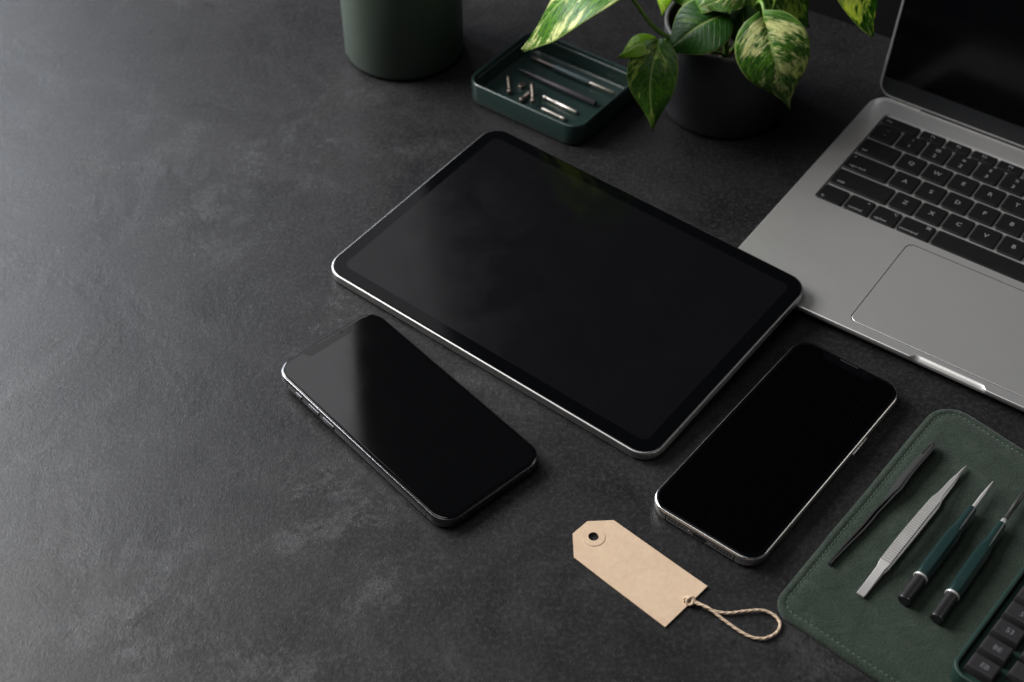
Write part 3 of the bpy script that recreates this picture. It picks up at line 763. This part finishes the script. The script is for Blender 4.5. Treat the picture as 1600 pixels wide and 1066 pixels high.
# ------------------------------------------------------------------ potted plant
PX, PY = 137., 816.
plant = thing('potted_plant', 'variegated pothos in a black pot beside the laptop screen', 'plant', (PX, PY, 0))
lathe([(34, 0), (37, .4), (38.6, 1.6), (39.5, 4), (40.8, 30), (41.9, 58), (42.1, 62.2)], 96, cap1=False).build('pot', M['pot'], plant, 50)
lathe([(42.1, 62.2), (42.0, 63.3), (41.4, 64), (40.2, 64), (39.5, 63.4)], 96, cap0=False, cap1=False).build('rim', M['potrim'], plant, 50)
lathe([(39.5, 63.4), (39.1, 60), (38.6, 48), (38.2, 44)], 96, cap0=False, cap1=False).build('inner_wall', M['black'], plant, 50)  # shade inside the pot put into the colour as plain black
mb = MB(); rings = []
for k in range(12):
    r = 38.6 * (1 - k / 12) + .3
    rings.append([(x, y, 53 + 3.2 * noise.noise(Vector((x * .16, y * .16, 1))) + 1.8 * noise.noise(Vector((x * .5, y * .5, 4))) + (1 - k / 12) * -1.0) for x, y, _ in circ(0, 0, r, 0, 60)])
mb.ring_loft(rings, False, True); mb.build('soil', M['soil'], plant, 80)
for i, (x, y, r) in enumerate([(-24, -21, 4.2), (-17, -27, 3.2), (-30, -13, 3.0), (-9, -28, 2.5), (4, -31, 2.8), (14, -28, 3.4), (-12, -20, 2.6), (24, -22, 2.9), (-3, -23, 2.2), (10, -20, 2.4), (-20, -14, 2.4)]):
    m_ = MB(); rings = []
    for k in range(9):
        phi = math.pi * (k + .02) / 8.04 - math.pi / 2
        rings.append([(r * 1.1 * math.cos(phi) * math.cos(a) * (1 + .16 * noise.noise(Vector((math.cos(a), math.sin(a), i * 3 + phi)))), r * .85 * math.cos(phi) * math.sin(a), r * .7 * math.sin(phi)) for a in (2 * math.pi * q / 12 for q in range(12))])
    m_.ring_loft(rings); o = m_.build('pebble', M['pebble'], plant, 60); o.location = Vector((x, y, 55.5)) * S; o.rotation_euler = (0, 0, i * 1.3)

def leaf(base, tip, width_, up, mat, sag=4., lobe=.12, cup_=.12, peak=.36, twist=0., wave=.5, seed=0, bend=(0, 0, 0)):
    """heart-shaped blade: its midrib runs base -> tip with a sag, normal near 'up'"""
    B = Vector(base) - Vector((PX, PY, 0)); T = Vector(tip) - Vector((PX, PY, 0)); L_ = (T - B).length
    up = Vector(up).normalized(); d0 = (T - B).normalized(); sd0 = d0.cross(up).normalized(); n0 = sd0.cross(d0).normalized()
    NI, NJ = 26, 12; vs_ = []; uv_ = []; fs_ = []
    a_ = peak / (1 - peak) * 1.0
    e0, e1 = .55, .55 * (1 - peak) / peak
    pk = peak ** e0 * (1 - peak) ** e1
    for i in range(NI + 1):
        t_ = i / NI; hw = width_ / 2 * (max(t_, 0.0) ** e0 * (1 - t_) ** e1) / pk
        if t_ < .12: hw = max(hw, width_ / 2 * .46 * (t_ / .12) ** .35) if t_ > 0 else width_ * .03
        hw *= 1 - .30 * max(0, min(1, (t_ - .45) / .4)) ** 2
        if t_ > .8: hw = hw * (.82 + .18 * math.cos((t_ - .8) / .2 * math.pi / 2)) + width_ * .006
        c = B.lerp(T, t_) + n0 * (sag * (4 * t_ * (1 - t_)) + sag * .5 * math.sin(math.pi * t_ * 1.6)) + Vector(bend) * math.sin(math.pi * t_)
        for j in range(-NJ, NJ + 1):
            s_ = j / NJ; ang_ = twist * (t_ - .4)
            x_ = s_ * hw
            back = -lobe * L_ * (1 - (1 - abs(s_)) ** 2) * max(0, 1 - t_ / .55) ** 1.6
            z_ = cup_ * width_ * (abs(s_) ** 1.35) * (.8 if t_ < .9 else .6) * (-1) * (.6 + .4 * math.sin(t_ * 3))
            z_ += .018 * width_ * (1 - math.exp(-abs(s_) * 14)) * 1.6
            z_ += wave * width_ * .03 * math.sin(t_ * 9 + seed + (2 if s_ > 0 else 0)) * abs(s_) ** 1.5
            z_ += .25 * math.sin((t_ - .3 * abs(s_)) * 60) * (1 - abs(s_)) * min(1, abs(s_) * 6) * width_ / 50
            q = c + sd0 * (x_ * math.cos(ang_)) + n0 * (z_ + x_ * math.sin(ang_)) + d0 * back
            vs_.append(tuple(q)); uv_.append((.5 + s_ / 2 * 1.0, t_ ))
    W_ = 2 * NJ + 1
    for i in range(NI):
        for j in range(W_ - 1): fs_.append((i * W_ + j, i * W_ + j + 1, (i + 1) * W_ + j + 1, (i + 1) * W_ + j))
    # thin but solid blade: a second skin half a millimetre below, closed along the rim
    n_ = len(vs_); low = [tuple(Vector(p) - n0 * .35) for p in vs_]
    rim = [i * W_ for i in range(NI + 1)] + [NI * W_ + j for j in range(1, W_)] + [i * W_ + W_ - 1 for i in range(NI - 1, -1, -1)] + [j for j in range(W_ - 2, 0, -1)]
    allf = fs_ + [tuple(n_ + k for k in f[::-1]) for f in fs_] + [(rim[k], rim[(k + 1) % len(rim)], n_ + rim[(k + 1) % len(rim)], n_ + rim[k]) for k in range(len(rim))]
    me = bpy.data.meshes.new('leaf'); me.from_pydata([Vector(p) * S for p in vs_ + low], [], allf)
    ul = me.uv_layers.new(name='UVMap'); uvv = uv_ + uv_
    for l in me.loops: ul.data[l.index].uv = uvv[l.vertex_index]
    me.materials.append(mat)
    for p in me.polygons: p.use_smooth = True
    return link('leaf', me, plant)
def stem(pts, r0, r1):
    P = smooth_path([Vector(p) - Vector((PX, PY, 0)) for p in pts], 8); n_ = len(P)
    tube(P, [r0 + (r1 - r0) * i / (n_ - 1) for i in range(n_)], 10).build('stem', M['stem'], plant, 70)

# main left leaf arching over the tray
leaf((67, 788, 106), (4.0, 801.8, 55), 58, (-.42, -.05, 1), LEAF[0], sag=9, lobe=.10, cup_=.10, twist=.25, seed=1)
stem([(120, 806, 52), (100, 792, 66), (86, 787, 78), (74, 786, 95), (67, 788, 106)], 1.7, 1.1)
# small lime leaf
leaf((86.6, 789.5, 66.5), (64.2, 786.5, 58), 17, (-.5, -.35, 1), LEAF[2], sag=2.5, cup_=.16, seed=2)
stem([(104, 797, 60), (95, 791, 66.5), (86.6, 789.5, 66.5)], 1.1, .8)
# hanging leaf left of the pot front
leaf((88.0, 783.0, 66), (85.6, 760.0, 21), 33, (-.50, -.82, .50), LEAF[1], sag=5, lobe=.13, cup_=.10, peak=.31, seed=3)
stem([(103, 796, 60), (95.5, 789.5, 67), (91, 786, 68.5), (88.0, 783.0, 66)], 1.3, .9)
# dark leaf folded over the rim
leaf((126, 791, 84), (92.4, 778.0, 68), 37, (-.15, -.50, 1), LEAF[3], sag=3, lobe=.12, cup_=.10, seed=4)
stem([(128, 800, 54), (131, 797, 72), (129, 793, 83), (126, 791, 84)], 1.4, .9)
# pale leaf behind it
leaf((132, 806, 98), (98, 812, 82), 40, (-.1, -.35, 1), LEAF[0], sag=4, seed=5)
stem([(130, 806, 54), (136, 806, 80), (132, 806, 98)], 1.5, 1.0)
# big right leaf hanging in front of the pot
leaf((151.0, 777.0, 85), (168.5, 757.3, 39), 44.0, (-.26, -.72, .80), LEAF[0], sag=6, lobe=.20, cup_=.11, peak=.285, seed=6)
stem([(143, 806, 54), (147, 800, 84), (149, 789, 94), (151.0, 777.0, 85)], 1.5, 1.0)
# right leaf dropping in from above
leaf((180, 782, 134), (212, 756.5, 94), 40, (.30, -.35, 1), LEAF[0], sag=7, twist=-.3, seed=7)
stem([(148, 812, 54), (156, 806, 100), (168, 794, 130), (180, 782, 134)], 1.6, 1.1)
# inner leaves and petioles
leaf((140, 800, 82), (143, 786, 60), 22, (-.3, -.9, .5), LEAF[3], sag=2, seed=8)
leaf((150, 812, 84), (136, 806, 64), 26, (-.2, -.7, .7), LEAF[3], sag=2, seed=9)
leaf((148, 818, 92), (160, 800, 74), 28, (.2, -.6, .9), LEAF[1], sag=3, seed=10)
leaf((137, 797, 92), (112, 790, 92), 17, (-.2, -.7, .9), LEAF[0], sag=3, cup_=.05, seed=11)
leaf((98, 822, 92), (91, 806, 74), 17, (-.8, -.3, .6), LEAF[2], sag=2, seed=12)
stem([(131.6, 786.5, 52), (130.0, 789, 66), (128, 792, 84), (124, 796, 104)], 1.9, 1.2)
stem([(133.5, 789, 53), (127, 787, 60), (119, 786, 62)], 1.2, .7)
stem([(136, 800, 52), (144, 800, 70), (149, 806, 92), (153, 812, 112)], 1.6, 1.1)
stem([(142, 812, 52), (139, 814, 84), (137, 818, 118)], 1.6, 1.1)
stem([(150, 815, 52), (162, 812, 88), (170, 812, 112)], 1.5, 1.0)
stem([(152, 808, 52), (158, 802, 80), (160, 800, 100)], 1.3, .9)
stem([(120, 820, 52), (108, 822, 82), (98, 822, 92)], 1.2, .8)
leaf((160, 816, 97), (184, 806, 66), 30, (.3, -.5, 1), LEAF[1], sag=3, seed=13)
stem([(150, 816, 52), (158, 818, 80), (160, 816, 97)], 1.4, .9)
# crown above the picture
for k, (bx, by, bz, tx, ty, tz, wd, mi) in enumerate([(130, 832, 122, 112, 862, 112, 36, 0), (142, 826, 138, 136, 858, 130, 36, 1), (154, 830, 122, 172, 856, 112, 36, 0)]):
    leaf((bx, by, bz), (tx, ty, tz), wd, (0, -.1, 1), LEAF[mi], sag=5, seed=20 + k)
    stem([(138, 816, 52), ((138 + bx) / 2, (816 + by) / 2, bz * .72), (bx, by, bz)], 1.6, 1.0)
